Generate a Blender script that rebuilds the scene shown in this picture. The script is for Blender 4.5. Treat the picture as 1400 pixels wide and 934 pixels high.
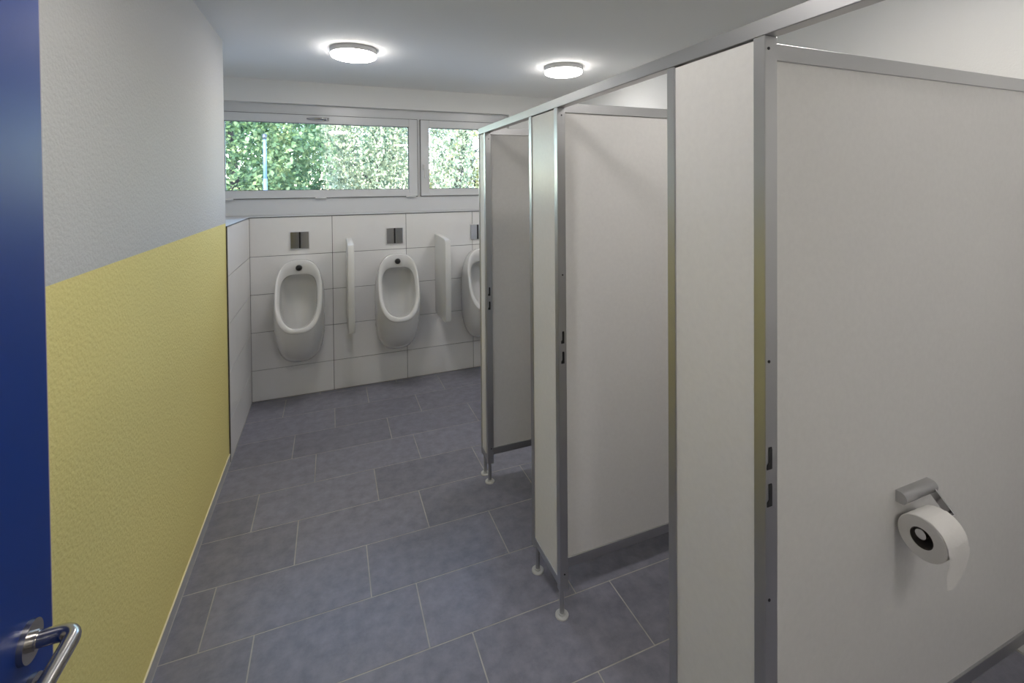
import bpy, bmesh, math, random
import numpy as np
from mathutils import Matrix, Vector

for o in list(bpy.data.objects): bpy.data.objects.remove(o)
S = bpy.context.scene
COL = S.collection

# ------------------------------------------------------------------ camera
F_PX, PY = 630.2, 261.0                       # focal length and principal row of the 1400x934 frame
YAW, PITCH, ROLL = 0.3747, 0.0133, -0.0084
def cam_axes():
    cy, sy, cp, sp = math.cos(YAW), math.sin(YAW), math.cos(PITCH), math.sin(PITCH)
    cr, sr = math.cos(ROLL), math.sin(ROLL)
    right = Vector((cy, -sy, 0)); f0 = Vector((sy, cy, 0)); u0 = Vector((0, 0, 1))
    fwd = f0*cp - u0*sp; up = f0*sp + u0*cp
    return right*cr + up*sr, right*sr - up*cr, fwd
iu, iv, fw = cam_axes()
cd = bpy.data.cameras.new('camera'); cam = bpy.data.objects.new('camera', cd); COL.objects.link(cam)
cd.sensor_width = 36.0; cd.lens = F_PX/1400*36.0; cd.shift_x = 0.0; cd.shift_y = (PY-467.0)/1400.0
cd.clip_start = 0.02; cd.clip_end = 300
M = Matrix((iu, -iv, -fw)).transposed().to_4x4(); M.translation = Vector((0, 0, 1.70))
cam.matrix_world = M
S.camera = cam

# ------------------------------------------------------------------ sky, sun, exposure
LAMP_E = 34.0
w = bpy.data.worlds.new('World'); S.world = w; w.use_nodes = True
nt = w.node_tree; nt.nodes.clear()
out = nt.nodes.new('ShaderNodeOutputWorld'); bg = nt.nodes.new('ShaderNodeBackground')
sky = nt.nodes.new('ShaderNodeTexSky'); sky.sky_type = 'NISHITA'; sky.sun_disc = False
sky.sun_elevation = math.radians(42); sky.sun_rotation = math.radians(200); sky.air_density = 1.0; sky.dust_density = 0.1; sky.ozone_density = 3.0
bg.inputs[1].default_value = 1.7
nt.links.new(sky.outputs[0], bg.inputs[0]); nt.links.new(bg.outputs[0], out.inputs[0])
sd = bpy.data.lights.new('sun', 'SUN'); sd.energy = 13.0; sd.angle = math.radians(0.6); sd.color = (1.0, 0.95, 0.86)
so = bpy.data.objects.new('sun', sd); COL.objects.link(so)
so.rotation_euler = Vector((0.35, 0.75, -0.72)).to_track_quat('-Z', 'Y').to_euler(); so.location = (-4, -8, 12)
S.view_settings.view_transform = 'Standard'; S.view_settings.look = 'None'
S.view_settings.exposure = 0.18; S.view_settings.gamma = 1.0; S.view_settings.use_curve_mapping = False

# ------------------------------------------------------------------ materials
def srgb(r, g, b):
    f = lambda c: (c/255/12.92) if c/255 <= 0.04045 else ((c/255+0.055)/1.055)**2.4
    return (f(r), f(g), f(b), 1.0)
def mat(name, col, rough=0.5, metal=0.0, noise=0.0, nscale=8.0, bump=0.0, bscale=200.0, spec=0.5, coat=0.0, rand=0.0, bdist=0.002):
    m = bpy.data.materials.new(name); m.use_nodes = True
    N, Lk = m.node_tree.nodes, m.node_tree.links
    b = N['Principled BSDF']
    b.inputs['Base Color'].default_value = col; b.inputs['Roughness'].default_value = rough
    b.inputs['Metallic'].default_value = metal; b.inputs['Specular IOR Level'].default_value = spec
    b.inputs['Coat Weight'].default_value = coat; b.inputs['Coat Roughness'].default_value = 0.08
    tc = N.new('ShaderNodeTexCoord')
    src = None
    if noise:
        t = N.new('ShaderNodeTexNoise'); t.inputs['Scale'].default_value = nscale; t.inputs['Detail'].default_value = 6.0; t.inputs['Roughness'].default_value = 0.65
        geo = N.new('ShaderNodeNewGeometry'); Lk.new(geo.outputs['Position'], t.inputs['Vector'])
        mr = N.new('ShaderNodeMapRange'); mr.inputs['From Min'].default_value = 0.25; mr.inputs['From Max'].default_value = 0.75
        mr.inputs['To Min'].default_value = 1-noise; mr.inputs['To Max'].default_value = 1+noise
        Lk.new(t.outputs['Fac'], mr.inputs['Value']); src = mr.outputs[0]
    if rand:
        oi = N.new('ShaderNodeObjectInfo'); mr2 = N.new('ShaderNodeMapRange')
        mr2.inputs['To Min'].default_value = 1-rand; mr2.inputs['To Max'].default_value = 1+rand
        Lk.new(oi.outputs['Random'], mr2.inputs['Value'])
        if src is None: src = mr2.outputs[0]
        else:
            mu = N.new('ShaderNodeMath'); mu.operation = 'MULTIPLY'; Lk.new(src, mu.inputs[0]); Lk.new(mr2.outputs[0], mu.inputs[1]); src = mu.outputs[0]
    if src is not None:
        vm = N.new('ShaderNodeVectorMath'); vm.operation = 'SCALE'; vm.inputs[0].default_value = col[:3]
        Lk.new(src, vm.inputs['Scale']); Lk.new(vm.outputs[0], b.inputs['Base Color'])
    if bump:
        t2 = N.new('ShaderNodeTexNoise'); t2.inputs['Scale'].default_value = bscale; t2.inputs['Detail'].default_value = 3.0
        g2 = N.new('ShaderNodeNewGeometry'); Lk.new(g2.outputs['Position'], t2.inputs['Vector'])
        bp = N.new('ShaderNodeBump'); bp.inputs['Strength'].default_value = bump; bp.inputs['Distance'].default_value = bdist
        Lk.new(t2.outputs['Fac'], bp.inputs['Height']); Lk.new(bp.outputs[0], b.inputs['Normal'])
    return m
WHITE = (0.80, 0.80, 0.785, 1)
m_plaster = mat('white_plaster', WHITE, 0.9, bump=0.35, bscale=160)
m_ceiling = mat('ceiling_plaster', (0.80, 0.80, 0.79, 1), 0.95, bump=0.3, bscale=120)
m_floor = mat('slate_floor_tile', (0.212, 0.211, 0.256, 1), 0.34, noise=0.24, nscale=17.0, bump=0.25, bscale=90, rand=0.08, spec=0.45, bdist=0.001)
m_grout = mat('floor_grout', (0.42, 0.40, 0.37, 1), 0.95, noise=0.3, nscale=6)
m_wtile = mat('white_wall_tile', (0.80, 0.795, 0.785, 1), 0.25, noise=0.03, nscale=3)
m_wgrout = mat('wall_grout', (0.10, 0.097, 0.093, 1), 0.9)
m_panel = mat('cubicle_laminate', (0.79, 0.775, 0.75, 1), 0.30, noise=0.03, nscale=60, bump=0.08, bscale=500, bdist=0.001)
m_alu = mat('anodised_aluminium', (0.52, 0.52, 0.525, 1), 0.34, metal=1.0)
m_flange = mat('satin_zinc', (0.58, 0.58, 0.57, 1), 0.4, metal=0.3)
m_trim = mat('dark_steel_trim', (0.12, 0.12, 0.12, 1), 0.35, metal=0.8)
m_cer = mat('white_ceramic', (0.70, 0.70, 0.69, 1), 0.12, coat=0.5)
m_screen = mat('white_screen_acrylic', (0.68, 0.68, 0.66, 1), 0.3)
m_chrome = mat('chrome', (0.62, 0.62, 0.63, 1), 0.12, metal=1.0)
m_steel = mat('brushed_steel', (0.50, 0.48, 0.46, 1), 0.24, metal=1.0)
m_black = mat('black_plastic', (0.012, 0.012, 0.013, 1), 0.3)
m_door = mat('blue_lacquer', srgb(14, 50, 124), 0.38, noise=0.02, nscale=80, spec=0.25)
m_edge_glint = mat('door_edge_glint', srgb(150, 145, 160), 0.5)  # pale colour paints the light reflected along the door edge
m_pvc = mat('white_window_pvc', (0.66, 0.67, 0.68, 1), 0.3)
m_gasket_shade = mat('window_gasket_and_gap_shade', (0.10, 0.10, 0.10, 1), 0.6)
m_base = mat('grey_baseboard', (0.44, 0.44, 0.45, 1), 0.45)
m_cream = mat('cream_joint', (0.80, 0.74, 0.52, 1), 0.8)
m_paper = mat('toilet_tissue', (0.80, 0.78, 0.75, 1), 0.95, bump=0.3, bscale=120)
m_core = mat('card_core', (0.10, 0.085, 0.075, 1), 0.9)
m_lampbase = mat('lamp_white', (0.70, 0.70, 0.70, 1), 0.4)
m_bark = mat('bark', (0.045, 0.038, 0.032, 1), 0.9, noise=0.4, nscale=10)
m_bounce_ground = mat('pale_bounce_ground', (0.42, 0.44, 0.47, 1), 0.9, noise=0.15, nscale=3)  # outdoor ground made pale to bounce daylight up to the ceiling
m_pole = mat('pole_paint', (0.13, 0.21, 0.37, 1), 0.4)

def left_wall_material():
    m = bpy.data.materials.new('two_tone_wall_paint'); m.use_nodes = True
    N, Lk = m.node_tree.nodes, m.node_tree.links; b = N['Principled BSDF']; b.inputs['Roughness'].default_value = 0.85
    g = N.new('ShaderNodeNewGeometry'); sx = N.new('ShaderNodeSeparateXYZ'); Lk.new(g.outputs['Position'], sx.inputs[0])
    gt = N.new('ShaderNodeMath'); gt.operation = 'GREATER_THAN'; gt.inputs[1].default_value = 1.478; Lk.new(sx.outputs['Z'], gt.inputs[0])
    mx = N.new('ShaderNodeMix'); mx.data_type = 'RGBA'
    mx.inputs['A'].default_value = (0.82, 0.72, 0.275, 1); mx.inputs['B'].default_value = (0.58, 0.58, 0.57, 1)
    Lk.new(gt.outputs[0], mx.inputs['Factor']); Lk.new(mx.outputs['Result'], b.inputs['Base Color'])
    t = N.new('ShaderNodeTexNoise'); t.inputs['Scale'].default_value = 95; t.inputs['Detail'].default_value = 4; Lk.new(g.outputs['Position'], t.inputs['Vector'])
    bp = N.new('ShaderNodeBump'); bp.inputs['Strength'].default_value = 0.7; bp.inputs['Distance'].default_value = 0.004
    Lk.new(t.outputs['Fac'], bp.inputs['Height']); Lk.new(bp.outputs[0], b.inputs['Normal'])
    return m
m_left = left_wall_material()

def emission(name, col, s):
    m = bpy.data.materials.new(name); m.use_nodes = True; N = m.node_tree.nodes; N.clear()
    e = N.new('ShaderNodeEmission'); e.inputs[0].default_value = col; e.inputs[1].default_value = s
    o = N.new('ShaderNodeOutputMaterial'); m.node_tree.links.new(e.outputs[0], o.inputs[0]); return m
m_glow = emission('lamp_diffuser_glow', (1.0, 0.96, 0.925, 1), LAMP_E)

def glass():
    m = bpy.data.materials.new('window_glass'); m.use_nodes = True; N, Lk = m.node_tree.nodes, m.node_tree.links; N.clear()
    o = N.new('ShaderNodeOutputMaterial'); mx = N.new('ShaderNodeMixShader'); fr = N.new('ShaderNodeFresnel'); fr.inputs[0].default_value = 1.5
    t = N.new('ShaderNodeBsdfTransparent'); t.inputs[0].default_value = (0.95, 0.97, 0.96, 1); g = N.new('ShaderNodeBsdfGlossy'); g.inputs['Roughness'].default_value = 0.0
    Lk.new(fr.outputs[0], mx.inputs[0]); Lk.new(t.outputs[0], mx.inputs[1]); Lk.new(g.outputs[0], mx.inputs[2]); Lk.new(mx.outputs[0], o.inputs[0]); return m
m_glass = glass()

def leaf_material(name, cols, scale):
    m = bpy.data.materials.new(name); m.use_nodes = True; N, Lk = m.node_tree.nodes, m.node_tree.links; N.clear()
    o = N.new('ShaderNodeOutputMaterial'); mx = N.new('ShaderNodeMixShader'); mx.inputs[0].default_value = 0.35
    g = N.new('ShaderNodeNewGeometry'); wn = N.new('ShaderNodeTexNoise'); wn.inputs['Scale'].default_value = scale; wn.inputs['Detail'].default_value = 4
    Lk.new(g.outputs['Position'], wn.inputs['Vector'])
    r = N.new('ShaderNodeValToRGB'); r.color_ramp.elements[0].position = 0.3; r.color_ramp.elements[1].position = 0.7
    r.color_ramp.elements[0].color = cols[0]; r.color_ramp.elements[1].color = cols[2]
    e = r.color_ramp.elements.new(0.5); e.color = cols[1]
    Lk.new(wn.outputs['Fac'], r.inputs[0])
    d = N.new('ShaderNodeBsdfPrincipled'); d.inputs['Roughness'].default_value = 0.45; tr = N.new('ShaderNodeBsdfTranslucent')
    Lk.new(r.outputs[0], d.inputs['Base Color']); Lk.new(r.outputs[0], tr.inputs[0])
    Lk.new(d.outputs[0], mx.inputs[1]); Lk.new(tr.outputs[0], mx.inputs[2]); Lk.new(mx.outputs[0], o.inputs[0]); return m
m_leafA = leaf_material('maple_leaf', [(0.04, 0.08, 0.035, 1), (0.12, 0.19, 0.075, 1), (0.36, 0.40, 0.18, 1)], 3.5)
m_leafB = leaf_material('birch_leaf', [(0.05, 0.075, 0.04, 1), (0.34, 0.38, 0.24, 1), (0.78, 0.73, 0.48, 1)], 4.5)
m_leafC = leaf_material('autumn_leaf', [(0.06, 0.10, 0.04, 1), (0.36, 0.36, 0.15, 1), (0.66, 0.50, 0.24, 1)], 3.5)
m_leafD = leaf_material('hedge_leaf', [(0.03, 0.07, 0.03, 1), (0.07, 0.14, 0.05, 1), (0.15, 0.24, 0.08, 1)], 2.0)

# ------------------------------------------------------------------ helpers
def link(o, parent=None):
    COL.objects.link(o)
    if parent is not None: o.parent = parent; o.matrix_parent_inverse = Matrix.Identity(4)
    return o
def mk(name, bm, m, parent=None, smooth=False, loc=None):
    me = bpy.data.meshes.new(name); bmesh.ops.recalc_face_normals(bm, faces=bm.faces[:]); bm.to_mesh(me); bm.free()
    me.materials.append(m)
    if smooth:
        for p in me.polygons: p.use_smooth = True
    o = bpy.data.objects.new(name, me); link(o, parent)
    if loc: o.location = loc
    return o
def add_box(bm, x0, x1, y0, y1, z0, z1, bev=0.0, seg=1):
    vs = [bm.verts.new((x, y, z)) for x in (x0, x1) for y in (y0, y1) for z in (z0, z1)]
    fs = [(0,1,3,2), (4,6,7,5), (0,4,5,1), (2,3,7,6), (0,2,6,4), (1,5,7,3)]
    faces = [bm.faces.new([vs[i] for i in f]) for f in fs]
    if bev:
        es = list({e for f in faces for e in f.edges})
        bmesh.ops.bevel(bm, geom=es, offset=bev, segments=seg, profile=0.5, affect='EDGES')
    return bm
def box(name, m, b, parent=None, bev=0.0, seg=1, off=(0, 0, 0)):
    bm = bmesh.new(); add_box(bm, b[0]-off[0], b[1]-off[0], b[2]-off[1], b[3]-off[1], b[4]-off[2], b[5]-off[2], bev, seg)
    return mk(name, bm, m, parent)
def add_cyl(bm, p0, p1, r0, r1=None, n=24):
    r1 = r0 if r1 is None else r1
    p0, p1 = Vector(p0), Vector(p1); d = (p1-p0); q = d.to_track_quat('Z', 'Y').to_matrix().to_4x4()
    q.translation = (p0+p1)/2
    bmesh.ops.create_cone(bm, cap_ends=True, segments=n, radius1=r0, radius2=r1, depth=d.length, matrix=q)
    return bm
def add_tube(bm, pts, radii, n=12, caps=True):
    pts = [Vector(p) for p in pts]; rings = []
    up = None
    for i, p in enumerate(pts):
        t = (pts[min(i+1, len(pts)-1)]-pts[max(i-1, 0)]).normalized()
        if up is None: up = Vector((0, 0, 1)) if abs(t.z) < 0.9 else Vector((1, 0, 0))
        a = t.cross(up).normalized(); b2 = a.cross(t).normalized(); up = b2
        r = radii[i] if hasattr(radii, '__len__') else radii
        rings.append([bm.verts.new(p+a*(r*math.cos(2*math.pi*k/n))+b2*(r*math.sin(2*math.pi*k/n))) for k in range(n)])
    for r0, r1 in zip(rings, rings[1:]):
        for k in range(n): bm.faces.new((r0[k], r0[(k+1) % n], r1[(k+1) % n], r1[k]))
    if caps: bm.faces.new(rings[0]); bm.faces.new(rings[-1])
    return bm
def tag(o, label, cat, group=None, kind=None):
    o['label'] = label; o['category'] = cat
    if group: o['group'] = group
    if kind: o['kind'] = kind
    return o
def thing(name, loc, label, cat, group=None, kind=None):
    o = bpy.data.objects.new(name, None); o.empty_display_size = 0.05; o.location = loc; link(o)
    return tag(o, label, cat, group, kind)
def autosmooth(o, ang=35):
    me = o.data
    for p in me.polygons: p.use_smooth = True
    try: me.set_sharp_from_angle(angle=math.radians(ang))
    except Exception: pass
    return o

# ------------------------------------------------------------------ room shell
XL, XR, YF, ZC = -0.597, 2.29, 4.11, 2.595
YEND = 3.275                                   # the full height left wall ends here
YW = 4.325                                     # plastered window wall above the ledge
ZT = 1.458                                     # top of the tiling
YB = -1.6

floor = box('floor', m_grout, (-1.1, 2.45, YB-0.1, 4.6, -0.15, -0.0007))
tag(floor, 'dark slate grey tiled floor with pale grout lines', 'floor', kind='structure')
ceil = box('ceiling', m_ceiling, (-1.1, 2.45, YB-0.1, 4.6, ZC, ZC+0.2))
tag(ceil, 'white plastered ceiling carrying round lamps', 'ceiling', kind='structure')
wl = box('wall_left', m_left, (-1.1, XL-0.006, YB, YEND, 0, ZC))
tag(wl, 'roughcast wall painted yellow below and white above', 'wall', kind='structure')
o = box('wall_alcove', m_plaster, (-1.1, -0.95, YEND, 4.6, 0, ZC))
tag(o, 'white wall of the alcove behind the tiled return', 'wall', kind='structure')
o = box('wall_right', m_plaster, (XR+0.008, XR+0.16, YB, 4.6, 0, ZC)); wr = o
tag(o, 'white wall behind the toilet cubicles', 'wall', kind='structure')
bm = bmesh.new()
WX0, WX1, WZ1 = -0.93, 1.675, 2.405
add_box(bm, -0.95, XR+0.008, YW, 4.6, 0, ZT-0.002)
add_box(bm, -0.95, XR+0.008, YW, 4.6, WZ1, ZC)
add_box(bm, WX1, XR+0.008, YW, 4.6, ZT-0.002, WZ1)
o = mk('wall_far', bm, m_plaster); tag(o, 'white wall with the long strip window above the urinals', 'wall', kind='structure')
bm = bmesh.new()
add_box(bm, -0.85+0.25, -0.44, -0.18, -0.045, 0, ZC); add_box(bm, 0.56, 0.90, -0.18, -0.046, 0, ZC); add_box(bm, 0.86, 0.90, YB, -0.18, 0, ZC); add_box(bm, -0.44, 0.56, -0.18, -0.045, 2.09, ZC)
o = mk('wall_near', bm, m_plaster); tag(o, 'white wall with the entrance doorway', 'wall', kind='structure')
o = box('wall_back', m_plaster, (-1.1, 2.45, YB-0.12, YB, 0, ZC)); tag(o, 'white corridor wall beyond the entrance doorway', 'wall', kind='structure')

# low tiled walls in front of the window wall and along the left return
lw = box('wall_ledge', m_wgrout, (XL-0.006, XR+0.008, YF+0.006, YW, 0, ZT-0.006))
tag(lw, 'low white tiled wall carrying the urinals', 'wall', kind='structure')
lr = box('wall_return', m_wgrout, (-0.95, XL-0.006, YEND, YW, 0, ZT-0.006))
tag(lr, 'low white tiled return wall beside the yellow wall', 'wall', kind='structure')
bm = bmesh.new()
add_box(bm, -0.95, XL-0.004, YEND+0.004, 4.36, ZT-0.005, ZT); add_box(bm, XL-0.004, XR, YF+0.004, 4.36, ZT-0.005, ZT)
o = mk('trim_1', bm, m_pvc); tag(o, 'white ledge board on top of the tiled low wall', 'ledge', kind='structure')
bm = bmesh.new()
add_box(bm, XL-0.004, XL+0.0025, YEND-0.002, YF, ZT-0.004, ZT+0.0015); add_box(bm, XL-0.004, XR, YF-0.0025, YF+0.004, ZT-0.004, ZT+0.0015)
add_box(bm, XL-0.004, XL+0.0025, YEND-0.004, YEND+0.001, 0, ZT+0.0015)
o = mk('trim_2', bm, m_trim); tag(o, 'thin dark metal edge strip around the white tiling', 'edge strip', kind='structure')

# wall tiles
rows = [(0.0, 0.2475), (0.2475, 0.5475), (0.5475, 0.8475), (0.8475, 1.1475), (1.1475, ZT-0.004)]
xs = [XL, 0.007, 0.612, 1.217, 1.822, XR]
G = 0.0020
def tile_mesh(dx, dy, dz, bev=0.0008):
    bm = bmesh.new(); add_box(bm, 0, dx, 0, dy, 0, dz)
    me = bpy.data.meshes.new('tile'); bmesh.ops.recalc_face_normals(bm, faces=bm.faces[:]); bm.to_mesh(me); bm.free(); return me
cache = {}
def tile(parent, x, y, z, dx, dy, dz, m):
    k = (round(dx, 4), round(dy, 4), round(dz, 4), m.name)
    if k not in cache:
        me = tile_mesh(dx, dy, dz); me.materials.append(m); cache[k] = me
    o = bpy.data.objects.new('tile', cache[k]); link(o, parent); o.location = (x, y, z); return o
for z0, z1 in rows:
    for a, b in zip(xs, xs[1:]):
        tile(lw, a+G, YF, max(z0, 0.002)+G, b-a-2*G, 0.0075, z1-max(z0, 0.002)-2*G, m_wtile)
    tile(lr, XL-0.0075, YEND+0.002, max(z0, 0.002)+G, 0.0075, YF-YEND-0.004, z1-max(z0, 0.002)-2*G, m_wtile)
    for k in range(5):                          # cubicle back wall
        y0 = 0.892-0.605+k*0.605-0.605; y1 = y0+0.605
        tile(wr, XR, y0+G, max(z0, 0.002)+G, 0.0085, y1-y0-2*G, z1-max(z0, 0.002)-2*G, m_wtile)

# floor tiles: measured joints per course, courses run across the room
PX, PYT = 0.609, 0.2989
courses = {0: 0.258, 1: 0.008, 2: 0.362, 3: -0.107, 4: 0.221, 5: -0.174, 6: 0.136, 7: 0.318, 8: 0.480, 9: 0.846-PX, 10: 0.02, 11: 0.40, 12: 0.17, 13: -0.1, 14: 0.3}
GF = 0.0024
def floor_row(y0, y1, j):
    x = j
    while x > XL: x -= PX
    while x < XR:
        a, b = max(x, XL+0.001), min(x+PX, XR-0.001)
        if b-a > 0.012:
            tile(floor, a+GF, y0+GF, -0.010, b-a-2*GF, y1-y0-2*GF, 0.010, m_floor)
        x += PX
floor_row(3.762+PYT, YF, -0.12+0.02)
for k in range(14):
    y1 = 3.762+PYT-k*PYT; y0 = y1-PYT
    floor_row(y0, y1, courses[k])
box('floor_edge', m_floor, (XL, XR, YB, 3.762+PYT-14*PYT-0.002, -0.0018, 0.0), floor)

# skirting on the yellow wall
bl = box('baseboard_left', m_base, (XL-0.006, XL, -0.04, YEND-0.004, 0, 0.050)); tag(bl, 'narrow grey tile skirting along the yellow wall', 'skirting', kind='structure')
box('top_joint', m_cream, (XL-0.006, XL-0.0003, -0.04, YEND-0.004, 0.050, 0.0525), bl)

# ------------------------------------------------------------------ windows
def frame_bm(bm, x0, x1, z0, z1, wl_, wr_, wb, wt, y0, y1, bev=0.003):
    add_box(bm, x0, x0+wl_, y0, y1, z0, z1, bev); add_box(bm, x1-wr_, x1, y0, y1, z0, z1, bev)
    add_box(bm, x0+wl_, x1-wr_, y0, y1, z0, z0+wb, bev); add_box(bm, x0+wl_, x1-wr_, y0, y1, z1-wt, z1, bev)
XM = 0.778
def window(name, x0, x1, sx0, sx1, label, lever):
    bm = bmesh.new()
    add_box(bm, x0, sx0-0.004, 4.385, 4.47, ZT, WZ1); add_box(bm, sx1+0.004, x1, 4.385, 4.47, ZT, WZ1)
    add_box(bm, sx0-0.004, sx1+0.004, 4.385, 4.47, ZT, 1.598); add_box(bm, sx0-0.004, sx1+0.004, 4.385, 4.47, 2.322, WZ1)
    f = mk(name, bm, m_pvc); tag(f, label, 'window', kind='structure')
    bm = bmesh.new(); frame_bm(bm, sx0, sx1, 1.602, 2.318, 0.078, 0.078, 0.066, 0.070, 4.365, 4.43)
    s = mk('sash', bm, m_pvc, f)
    bm = bmesh.new(); frame_bm(bm, sx0+0.076, sx1-0.076, 1.666, 2.250, 0.006, 0.006, 0.006, 0.006, 4.378, 4.40, 0)
    mk('gasket', bm, m_gasket_shade, s)
    bm = bmesh.new(); frame_bm(bm, sx0-0.0045, sx1+0.0045, 1.5975, 2.3225, 0.0055, 0.0055, 0.0055, 0.0055, 4.374, 4.386, 0); mk('gap_shade', bm, m_gasket_shade, f)  # dark strip paints the shade in the gap around the sash
    box('pane', m_glass, (sx0+0.07, sx1-0.07, 4.392, 4.396, 1.66, 2.256), s)
    if lever == 'flat':
        bm = bmesh.new(); add_cyl(bm, (-0.04, 4.366, 2.286), (-0.04, 4.335, 2.286), 0.011)
        add_tube(bm, [(-0.03, 4.335, 2.286), (-0.06, 4.332, 2.287), (-0.12, 4.334, 2.286), (-0.185, 4.340, 2.285)], [0.012, 0.011, 0.009, 0.005], 10)
        add_box(bm, -0.075, -0.005, 4.358, 4.366, 2.272, 2.300, 0.003)
        mk('handle', bm, m_chrome, f, True)
    else:
        bm = bmesh.new(); add_box(bm, 0.812, 0.842, 4.353, 4.366, 1.845, 1.905, 0.004); add_cyl(bm, (0.827, 4.354, 1.885), (0.827, 4.335, 1.885), 0.009)
        add_tube(bm, [(0.827, 4.335, 1.89), (0.827, 4.332, 1.86), (0.827, 4.334, 1.80), (0.827, 4.338, 1.765)], [0.009, 0.008, 0.007, 0.005], 10)
        h = mk('handle', bm, m_lampbase, f, True)
        bm = bmesh.new(); add_cyl(bm, (0.827, 4.336, 1.885), (0.827, 4.331, 1.885), 0.006); mk('lock_cylinder', bm, m_black, h)
    for hx in ((-0.79, -0.08, 0.70) if lever == 'flat' else ()):
        bm = bmesh.new(); add_cyl(bm, (hx-0.045, 4.360, 1.598), (hx+0.045, 4.360, 1.598), 0.0075, n=12); mk('hinge', bm, m_pvc, f, True)
    return f
window('window_1', WX0, XM, -0.885, 0.763, 'wide white tilting window over the first urinals with green trees outside', 'flat')
window('window_2', XM, WX1, 0.795, 1.62, 'smaller white window beside the wide one partly behind the cubicle post', 'up')

# ------------------------------------------------------------------ entrance door
DX = -0.402
dr = thing('door_1', (DX-0.02, 0.02, 0), 'open royal blue door with steel lever handle', 'door', kind='structure')
L = Vector((DX-0.02, 0.02, 0))
def rel(b, l): return (b[0]-l[0], b[1]-l[0], b[2]-l[1], b[3]-l[1], b[4]-l[2], b[5]-l[2])
leaf = box('leaf', m_door, rel((DX-0.04, DX, 0.03, 0.902, 0.008, 2.05), L), dr, 0.0015)
box('edge_glint', m_edge_glint, rel((DX-0.0385, DX-0.0005, 0.9015, 0.9040, 0.010, 2.048), L), leaf)
HZ, HY = 1.068, 0.839
def rosette(name, z):
    bm = bmesh.new(); add_cyl(bm, (DX-L.x, HY-L.y, z), (DX+0.007-L.x, HY-L.y, z), 0.0258, 0.0255, 40)
    return autosmooth(mk(name, bm, m_steel, dr))
ro = rosette('rosette', HZ)
kr = rosette('key_rosette', HZ-0.078)
bm = bmesh.new(); add_box(bm, DX+0.007-L.x, DX+0.0082-L.x, HY-L.y-0.005, HY-L.y+0.005, HZ-0.078-0.016, HZ-0.078+0.016); mk('keyhole', bm, m_black, kr)
bm = bmesh.new()
pts = [(DX+0.004, HY, HZ), (DX+0.02, HY, HZ), (DX+0.0355, HY, HZ)]
cx, rr = DX+0.0355, 0.020
for k in range(1, 9):
    a = math.pi/2*k/8; pts.append((cx+rr*math.sin(a), HY-rr*(1-math.cos(a)), HZ))
pts += [(cx+rr, HY-rr-0.05, HZ), (cx+rr, HY-0.135, HZ)]
add_tube(bm, [Vector(p)-L for p in pts], 0.0105, 24)
lv = autosmooth(mk('lever', bm, m_steel, dr), 50)
bm = bmesh.new(); add_tube(bm, [(DX+0.007-L.x, HY-L.y, HZ), (DX+0.013-L.x, HY-L.y, HZ)], 0.0125, 24); autosmooth(mk('collar', bm, m_steel, dr))

# ------------------------------------------------------------------ ceiling lamps
def lamp(x, y, label):
    t = thing('ceiling_lamp', (x, y, ZC), label, 'lamp', 'round lamps on the ceiling')
    bm = bmesh.new(); add_cyl(bm, (0, 0, -0.034), (0, 0, 0), 0.144, 0.144, 48); autosmooth(mk('base_ring', bm, m_lampbase, t))
    bm = bmesh.new()
    prof = [(0.142, -0.034), (0.143, -0.040), (0.140, -0.049), (0.128, -0.055), (0.06, -0.057)]
    rings = [[bm.verts.new((r*math.cos(2*math.pi*k/48), r*math.sin(2*math.pi*k/48), z)) for k in range(48)] for r, z in prof]
    for r0, r1 in zip(rings, rings[1:]):
        for k in range(48): bm.faces.new((r0[k], r0[(k+1) % 48], r1[(k+1) % 48], r1[k]))
    bm.faces.new(rings[-1]); bm.faces.new(rings[0])
    autosmooth(mk('diffuser', bm, m_glow, t))
lamp(0.152, 3.20, 'round white ceiling lamp over the walkway in front of the urinals')
lamp(1.665, 3.14, 'round white ceiling lamp beyond the last cubicle near the window')
lamp(0.12, 0.95, 'round white ceiling lamp over the walkway near the entrance')
lamp(1.50, 0.80, 'round white ceiling lamp over the middle cubicles')
lamp(1.40, -1.12, 'round white ceiling lamp added out of view to light the paper holder partition')  # unseen lamp added to brighten the nearest partition
lamp(0.25, -0.95, 'round white ceiling lamp added out of view as fill through the doorway')  # unseen lamp added behind the camera for fill light

# ------------------------------------------------------------------ urinals
def loft(bm, outlines, cap_last=True, cap_first=False):
    rings = [[bm.verts.new(p) for p in o_] for o_ in outlines]; n = len(rings[0])
    for r0, r1 in zip(rings, rings[1:]):
        for k in range(n): bm.faces.new((r0[k], r0[(k+1) % n], r1[(k+1) % n], r1[k]))
    if cap_last: bm.faces.new(rings[-1])
    if cap_first: bm.faces.new(rings[0])
def u_outline(w_, zt, zb, dt, db, et=2.7, eb=2.6, n=56, zm=0.5):
    zc = zb+(zt-zb)*zm; pts = []
    for k in range(n):
        a = 2*math.pi*k/n; c, s = math.cos(a), math.sin(a); e = et if s > 0 else eb
        x = w_*math.copysign(abs(c)**(2/e), c); hz = (zt-zc) if s > 0 else (zc-zb)
        z = zc+hz*math.copysign(abs(s)**(2/e), s)
        t = (zt-z)/(zt-zb); d = dt+(db-dt)*t
        pts.append((x, -d, z))
    return pts
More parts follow.
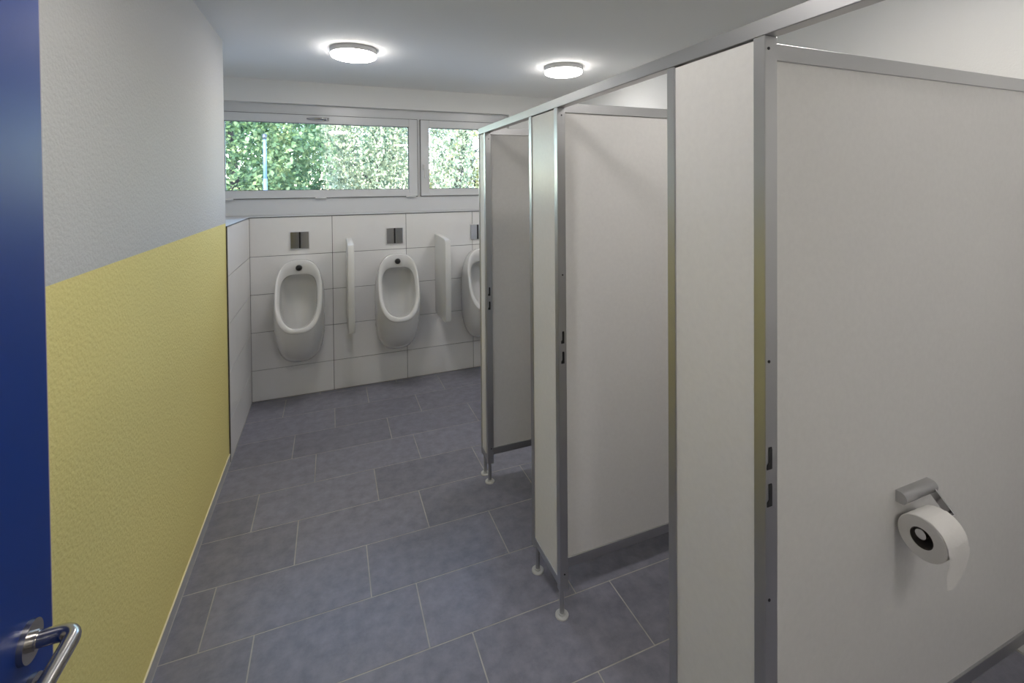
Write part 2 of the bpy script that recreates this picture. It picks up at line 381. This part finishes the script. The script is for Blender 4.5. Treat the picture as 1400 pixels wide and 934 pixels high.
def make_urinal(X, label, group):
    t = thing('urinal', (X, YF-0.001, 0), label, 'urinal', group)
    bm = bmesh.new()
    loft(bm, [u_outline(0.160, 1.095, 0.325, 0.0, 0.0, 2.6, 3.0), u_outline(0.178, 1.108, 0.312, 0.02, 0.07, 2.6, 3.0), u_outline(0.185, 1.118, 0.325, 0.06, 0.15, 2.6, 2.9),
              u_outline(0.184, 1.124, 0.375, 0.10, 0.225), u_outline(0.178, 1.127, 0.455, 0.125, 0.283), u_outline(0.171, 1.128, 0.545, 0.140, 0.326),
              u_outline(0.167, 1.127, 0.600, 0.150, 0.345)], cap_last=False, cap_first=True)
    body = mk('body', bm, m_cer, t, True)
    bm = bmesh.new()
    loft(bm, [u_outline(0.167, 1.127, 0.600, 0.150, 0.345), u_outline(0.165, 1.126, 0.604, 0.156, 0.352), u_outline(0.158, 1.118, 0.613, 0.160, 0.355),
              u_outline(0.148, 1.085, 0.623, 0.163, 0.353, 2.9, 2.3), u_outline(0.138, 1.030, 0.633, 0.165, 0.349, 3.4, 2.3), u_outline(0.133, 1.016, 0.638, 0.160, 0.343, 3.6, 2.3)], cap_last=False)
    mk('rim', bm, m_cer, t, True)
    bm = bmesh.new()
    loft(bm, [u_outline(0.133, 1.016, 0.638, 0.160, 0.343, 3.6, 2.3), u_outline(0.131, 1.013, 0.640, 0.135, 0.320, 3.6, 2.3), u_outline(0.128, 1.008, 0.600, 0.095, 0.270, 3.4, 2.3),
              u_outline(0.122, 0.995, 0.520, 0.06, 0.18, 3.0, 2.3), u_outline(0.10, 0.97, 0.50, 0.042, 0.11, 2.6, 2.2), u_outline(0.05, 0.90, 0.56, 0.036, 0.07, 2.3, 2.2)])
    mk('bowl', bm, m_cer, t, True)
    bm = bmesh.new()
    add_cyl(bm, (0, -0.165, 1.066), (0, -0.186, 1.064), 0.024, 0.019, 24); add_cyl(bm, (0, -0.186, 1.064), (0, -0.191, 1.0635), 0.019, 0.008, 24)
    s = mk('sensor', bm, m_black, t, True)
    for sx in (-1, 1):
        bm = bmesh.new(); bmesh.ops.create_uvsphere(bm, u_segments=16, v_segments=8, radius=1.0, matrix=Matrix.Translation((sx*0.1755, -0.10, 0.55)) @ Matrix.Rotation(0.25, 4, 'X') @ Matrix.Diagonal((0.006, 0.011, 0.034, 1)))
        mk('side_cap', bm, m_alu, t, True)
    return t
UX = [-0.238, 0.515, 1.268]
UL = ['white ceramic urinal beside the tiled return next to the yellow wall', 'white ceramic urinal between the two white privacy screens', 'white ceramic urinal partly hidden by the end cubicle post']
PL = ['chrome two-part flush plate above the urinal beside the yellow wall', 'chrome two-part flush plate above the urinal between the privacy screens', 'chrome flush plate above the urinal half hidden by the cubicle post']
for X, l, l2 in zip(UX, UL, PL):
    make_urinal(X, l, 'urinals on the tiled wall')
    t = thing('flush_plate', (X-0.001, YF-0.0005, 1.265), l2, 'flush plate', 'flush plates above the urinals')
    box('frame', m_lampbase, (-0.075, 0.075, -0.006, 0, -0.075, 0.075), t, 0.002)
    for sx in (-1, 1):
        a = (0.007, 0.068) if sx > 0 else (-0.068, -0.007)
        box('button', m_chrome, (a[0], a[1], -0.013, -0.0055, -0.067, 0.067), t, 0.002)
    box('gap', m_black, (-0.006, 0.006, -0.0095, -0.0055, -0.067, 0.067), t)

def screen(X, label):
    bm = bmesh.new()
    prof = [(0.0, 0.565), (0.0, 1.262), (0.10, 1.264), (0.34, 1.258), (0.385, 1.248), (0.40, 1.225), (0.405, 0.92), (0.40, 0.60), (0.388, 0.572), (0.36, 0.562), (0.12, 0.555)]
    a = [bm.verts.new((-0.024, -d, z)) for d, z in prof]; b = [bm.verts.new((0.024, -d, z)) for d, z in prof]
    n = len(prof); bm.faces.new(a); bm.faces.new(b)
    for k in range(n): bm.faces.new((a[k], a[(k+1) % n], b[(k+1) % n], b[k]))
    bmesh.ops.recalc_face_normals(bm, faces=bm.faces[:])
    bmesh.ops.bevel(bm, geom=[e for e in bm.edges if abs(e.verts[0].co.x-e.verts[1].co.x) < 1e-6 and min(e.verts[0].co.y, e.verts[1].co.y) < -0.01], offset=0.008, segments=2, profile=0.6, affect='EDGES')
    o_ = autosmooth(mk('privacy_screen', bm, m_screen, loc=(X, YF-0.001, 0)), 40)
    tag(o_, label, 'screen', 'privacy screens between the urinals')
screen(0.137, 'white privacy screen next to the urinal beside the yellow wall')
screen(0.890, 'white privacy screen next to the half hidden urinal')

# ------------------------------------------------------------------ toilet cubicles
CX0, CX1 = 0.810, 0.845                        # front frame depth
ZR0, ZR1, ZB = 1.995, 2.030, 0.128
def foot(t, x, y, top):
    bm = bmesh.new(); add_cyl(bm, (x, y, 0.006), (x, y, top), 0.0095, n=16)
    p = autosmooth(mk('foot', bm, m_alu, t))
    bm = bmesh.new(); add_cyl(bm, (x, y, 0.0), (x, y, 0.004), 0.0265, n=32); add_cyl(bm, (x, y, 0.004), (x, y, 0.006), 0.0265, 0.0245, n=32); add_cyl(bm, (x, y, 0.006), (x, y, 0.012), 0.014, 0.013, n=20)
    autosmooth(mk('foot_flange', bm, m_flange, p), 25)
def slot(t, x, y, z0, z1):
    bm = bmesh.new()
    pr = [(-0.0035, z1), (0.0045, z1), (0.0055, z1-0.006), (0.0055, z0), (-0.008, z0), (-0.008, z0+0.009), (-0.0035, z0+0.014)]
    a = [bm.verts.new((x+u, y-0.0012, z)) for u, z in pr]; b = [bm.verts.new((x+u, y+0.001, z)) for u, z in pr]; n = len(pr)
    bm.faces.new(a); bm.faces.new(b)
    for k in range(n): bm.faces.new((a[k], a[(k+1) % n], b[(k+1) % n], b[k]))
    mk('lock_slot', bm, m_black, t)
def front(y0, y1, label, slots, screws, feet=True, pw=(0.028, 0.028)):
    yc = (y0+y1)/2; t = thing('cubicle_front_panel', (CX0, yc, 0), label, 'panel', 'front panels of the toilet cubicles')
    a, b = y0-yc, y1-yc; D = CX1-CX0
    post = box('post', m_alu, (0, D, a, a+pw[0], ZB-0.015, ZR0), t, 0.0015)
    box('post', m_alu, (0, D, b-pw[1], b, ZB-0.015, ZR0), t, 0.0015)
    box('panel', m_panel, (0.004, D-0.006, a+pw[0], b-pw[1], ZB+0.028, ZR0-0.004), t)
    box('bottom_rail', m_alu, (0.001, D-0.001, a+pw[0], b-pw[1], ZB, ZB+0.028), t)
    if feet: foot(t, D/2, a+0.022, ZB+0.01); foot(t, D/2, b-0.022, ZB+0.01)
    for z0, z1, x in slots: slot(post, x-CX0, a, z0, z1)
    for z, x in screws:
        bm = bmesh.new(); add_cyl(bm, (x-CX0, a-0.0012, z), (x-CX0, a+0.001, z), 0.0032, n=10); mk('screw', bm, m_black, post)
front(2.467, 2.592, 'narrow front panel at the window end of the cubicle row', [(1.073, 1.121, 0.828), (0.994, 1.040, 0.828)], [(1.959, 0.831), (0.2, 0.831)], pw=(0.028, 0.012))
front(1.582, 1.854, 'off-white front panel with two round feet between two cubicle openings', [(1.084, 1.131, 0.829), (1.006, 1.052, 0.829)], [(1.966, 0.829), (1.35, 0.829), (0.18, 0.829)])
front(0.674, 0.963, 'large off-white front panel beside the cubicle with the paper roll', [(1.118, 1.163, 0.8225), (1.042, 1.088, 0.8225)], [(1.969, 0.820), (1.338, 0.82), (0.85, 0.82)])
front(-0.20+0.20, 0.06, 'off-white front panel at the entrance end of the cubicle row', [], [])
hr = thing('head_rail', (CX0, 1.3, ZR0), 'long aluminium head rail running over all cubicle fronts', 'rail')
box('rail', m_alu, (0, CX1-CX0, -1.345, 1.292, 0, ZR1-ZR0), hr, 0.0015)

def partition(y, x0, x1, label, ZB=0.128):
    t = thing('cubicle_partition', ((x0+x1)/2, y, 0), label, 'partition', 'partitions between the toilet cubicles')
    a, b = x0-(x0+x1)/2, x1-(x0+x1)/2; h = 0.014
    box('top_rail', m_alu, (a, b, -h, h, ZR1-0.040, ZR1), t, 0.0012)
    box('bottom_rail', m_alu, (a, b, -h, h, ZB+0.002, ZB+0.042), t, 0.0012)
    box('panel', m_panel, (a+0.004, b-0.04, -h+0.006, h-0.006, ZB+0.042, ZR1-0.040), t)
    box('wall_profile', m_trim, (b-0.04, b, -h, h, ZB+0.042, ZR1-0.040), t, 0.001)
PZ = 0.805
partition(2.535, CX1, XR, 'cubicle partition at the window end of the row')
partition(1.672, CX1, XR, 'cubicle partition with a diagonal rail shadow behind the middle opening')
partition(PZ, CX1, XR, 'cubicle partition carrying the toilet paper holder', 0.150)

# ------------------------------------------------------------------ toilet paper
PYF = PZ-0.014+0.006                           # face of the partition panel
RX0, RX1, RYC, RZC, RR = 1.449, 1.540, PYF-0.064, 0.751, 0.056
h = thing('paper_holder', (1.53, PYF, 0.825), 'chrome toilet paper holder fixed to the cubicle partition', 'paper holder')
Lh = Vector((1.53, PYF, 0.825))
bm = bmesh.new()
n = 10; pr = [(0.0, 0.016)]+[(-0.012-0.016*math.sin(math.pi*k/n), 0.016*math.cos(math.pi*k/n)) for k in range(n+1)]+[(0.0, -0.016)]
ra = [bm.verts.new((-0.075, y, z)) for y, z in pr]; rb = [bm.verts.new((0.070, y, z)) for y, z in pr]
bm.faces.new(ra); bm.faces.new(rb)
for k in range(len(pr)): bm.faces.new((ra[k], ra[(k+1) % len(pr)], rb[(k+1) % len(pr)], rb[k]))
autosmooth(mk('mount', bm, m_alu, h), 30)
bm = bmesh.new()
ax = 0.056
P0 = Vector((ax, -0.014, 0.0)); P1 = Vector((ax, RYC-PYF, RZC+0.024-0.825))
d = (P1-P0).normalized(); nrm = Vector((0, -d.z, d.y))*0.011
vs = []
for xx in (ax-0.003, ax+0.003):
    for p, s in ((P0, 1), (P0, -1), (P1, -1), (P1, 1)): vs.append(bm.verts.new((xx, p.y+s*nrm.y, p.z+s*nrm.z)))
for f in ((0,1,2,3), (7,6,5,4), (0,4,5,1), (1,5,6,2), (2,6,7,3), (3,7,4,0)): bm.faces.new([vs[i] for i in f])
mk('arm', bm, m_chrome, h)
bm = bmesh.new(); add_cyl(bm, (RX0-0.004-Lh.x, RYC-PYF, RZC+0.012-0.825), (ax, RYC-PYF, RZC+0.012-0.825), 0.0125, n=20); autosmooth(mk('spindle', bm, m_chrome, h))
rl = thing('toilet_roll', ((RX0+RX1)/2, RYC, RZC-RR), 'white toilet paper roll with a hanging loose end', 'toilet roll')
Lr = Vector(((RX0+RX1)/2, RYC, RZC-RR))
bm = bmesh.new(); n = 48; ri = 0.0265
hw = (RX1-RX0)/2
def ring(x, r): return [bm.verts.new((x, r*math.cos(2*math.pi*k/n), RR+r*math.sin(2*math.pi*k/n))) for k in range(n)]
R4 = [ring(-hw, ri), ring(-hw, RR-0.002), ring(-hw+0.002, RR), ring(hw-0.002, RR), ring(hw, RR-0.002), ring(hw, ri)]
for r0, r1 in zip(R4, R4[1:]):
    for k in range(n): bm.faces.new((r0[k], r0[(k+1) % n], r1[(k+1) % n], r1[k]))
autosmooth(mk('paper', bm, m_paper, rl), 40)
bm = bmesh.new()
Rc = [ring(-hw+0.001, ri), ring(hw-0.001, ri), ring(hw-0.001, ri-0.002), ring(-hw+0.001, ri-0.002), ]
for r0, r1 in zip(Rc, Rc[1:]+Rc[:1]):
    for k in range(n): bm.faces.new((r0[k], r0[(k+1) % n], r1[(k+1) % n], r1[k]))
autosmooth(mk('core', bm, m_core, rl), 40)
bm = bmesh.new(); prof = []
for k in range(13):
    a = math.radians(100+80*k/12); prof.append(((RR+0.0012)*math.cos(a), RR+(RR+0.0012)*math.sin(a)))
for k in range(1, 9): prof.append((-(RR+0.0012)-0.002*math.sin(k*0.7), RR-0.0093*k))
ga, gb = [], []
for i, (y, z) in enumerate(prof):
    row = []
    for j in range(7):
        u = j/6; x = -hw+0.001+u*(2*hw-0.002)
        zz = z-(0.006*math.sin(u*5)+0.022*(1-u) if i == len(prof)-1 else 0); yy = y-(0.0015*math.sin(6*u+i*0.6) if i > 12 else 0)
        row.append((x, yy, zz))
    ga.append([bm.verts.new(p) for p in row]); gb.append([bm.verts.new((p[0], p[1]+0.0006, p[2])) for p in row])
for i in range(len(prof)-1):
    for j in range(6):
        bm.faces.new((ga[i][j], ga[i+1][j], ga[i+1][j+1], ga[i][j+1])); bm.faces.new((gb[i][j], gb[i][j+1], gb[i+1][j+1], gb[i+1][j]))
mk('loose_sheet', bm, m_paper, rl, True)

# ------------------------------------------------------------------ outside the window
o = box('ground', m_bounce_ground, (-40, 60, 4.8, 90, -0.6, -0.4)); tag(o, 'ground outside the window made pale to bounce daylight indoors', 'ground', kind='structure')
rng = np.random.default_rng(7)
def leaves_mesh(name, centers, size, m, parent, droop=0.0):
    n = len(centers)
    a = rng.normal(size=(n, 3)); 
    if droop: a[:, 2] -= droop
    a /= np.linalg.norm(a, axis=1)[:, None]
    b = rng.normal(size=(n, 3)); b -= (b*a).sum(1)[:, None]*a; b /= np.linalg.norm(b, axis=1)[:, None]
    s = size*rng.uniform(0.6, 1.3, n)[:, None]
    c = centers
    V = np.stack([c-a*s*0.5, c+b*s*0.32-a*s*0.05, c+a*s*0.55, c-b*s*0.32-a*s*0.05], 1).reshape(-1, 3)
    me = bpy.data.meshes.new(name); me.vertices.add(4*n); me.vertices.foreach_set('co', V.ravel())
    me.loops.add(4*n); me.loops.foreach_set('vertex_index', np.arange(4*n)); me.polygons.add(n)
    me.polygons.foreach_set('loop_start', np.arange(n)*4); me.update(calc_edges=True); me.materials.append(m)
    o_ = bpy.data.objects.new(name, me); link(o_, parent); o_['kind'] = 'stuff'; return o_
def branch_pts(p0, d, L_, n=5, wob=0.15):
    pts = [Vector(p0)]; d = Vector(d).normalized()
    for k in range(n):
        d = (d+Vector(rng.normal(size=3))*wob).normalized(); pts.append(pts[-1]+d*(L_/n))
    return pts
def tree(x, y, hgt, rad, zc, rz, n, size, m, label, mode='round', clusters=60, trunk=0.13):
    t = thing('tree', (x, y, -0.4), label, 'tree', 'trees outside the window')
    bm = bmesh.new(); tp = branch_pts((0, 0, 0), (0, 0, 1), hgt*0.8, 6, 0.07)
    add_tube(bm, tp, [trunk*(1-0.11*k) for k in range(len(tp))], 8)
    mk('trunk', bm, m_bark, t, True)
    for k in range(12):
        bm = bmesh.new(); i = 1+k % (len(tp)-2); a = rng.uniform(0, 2*math.pi)
        bp_ = branch_pts(tp[i], (math.cos(a), math.sin(a), 0.55), rad*rng.uniform(0.6, 0.95), 5, 0.22)
        add_tube(bm, bp_, [0.045*(1-0.16*q) for q in range(len(bp_))], 5)
        mk('branch', bm, m_bark, t, True)
    cc = rng.normal(size=(clusters, 3)); cc /= np.linalg.norm(cc, axis=1)[:, None]; cc *= rng.uniform(0.45, 1.0, clusters)[:, None]**0.5
    cc = cc*np.array([rad, rad, rz])+np.array([0, 0, zc+0.4])
    per = n//clusters
    if mode == 'round':
        c = np.repeat(cc, per, 0)+rng.normal(size=(clusters*per, 3))*np.array([0.34, 0.34, 0.22])*(rad/2.2)
        leaves_mesh('foliage', c, size, m, t)
    else:                                       # weeping strands
        st = np.repeat(cc, per, 0); u = rng.uniform(0, 1, len(st))
        c = st+np.stack([rng.normal(size=len(st))*0.10, rng.normal(size=len(st))*0.10, -u*2.4], 1)
        leaves_mesh('foliage', c, size, m, t, droop=1.2)
    return t
tree(-2.0, 12.4, 6.5, 1.75, 2.9, 2.4, 19000, 0.115, m_leafA, 'leafy green maple tree behind the slim pole outside the window', clusters=170)
tree(1.40, 16.6, 8.0, 1.80, 4.2, 2.8, 26000, 0.105, m_leafB, 'pale weeping birch outside the wide window', 'weep', clusters=300, trunk=0.12)
tree(2.85, 11.6, 7.0, 0.60, 3.9, 2.2, 9000, 0.08, m_leafB, 'slender pale birch with a dark trunk outside the window mullion', 'weep', clusters=70, trunk=0.13)
tree(4.9, 15.6, 6.0, 1.05, 2.3, 2.2, 14000, 0.11, m_leafC, 'yellowing autumn tree outside the smaller window', clusters=90)
tree(5.6, 22.0, 4.0, 1.6, 1.6, 1.2, 6000, 0.15, m_leafC, 'low yellow-green tree far behind the birches outside', clusters=80)
tree(-3.9, 19.6, 8.0, 2.3, 3.0, 3.0, 14000, 0.2, m_leafD, 'very dark tree far behind the maple outside', clusters=120)
tree(0.6, 25.5, 9.0, 2.8, 3.2, 3.4, 14000, 0.24, m_leafD, 'very dark tree far behind the weeping birch outside', clusters=130)
pz = thing('lamp_pole', (-1.10, 9.4, -0.4), 'slim pale blue lamp pole among the trees outside the window', 'pole')
bm = bmesh.new(); add_cyl(bm, (0, 0, 0), (0, 0, 2.25), 0.040, 0.034, 16); add_cyl(bm, (0, 0, 2.25), (0, 0, 2.98), 0.030, 0.026, 16); mk('shaft', bm, m_pole, pz, True)
bm = bmesh.new(); add_cyl(bm, (0, 0, 2.96), (0, 0, 3.04), 0.032, 0.042, 16); add_cyl(bm, (0, 0, 3.04), (0, 0, 3.06), 0.042, 0.015, 16); mk('cap', bm, m_trim, pz, True)
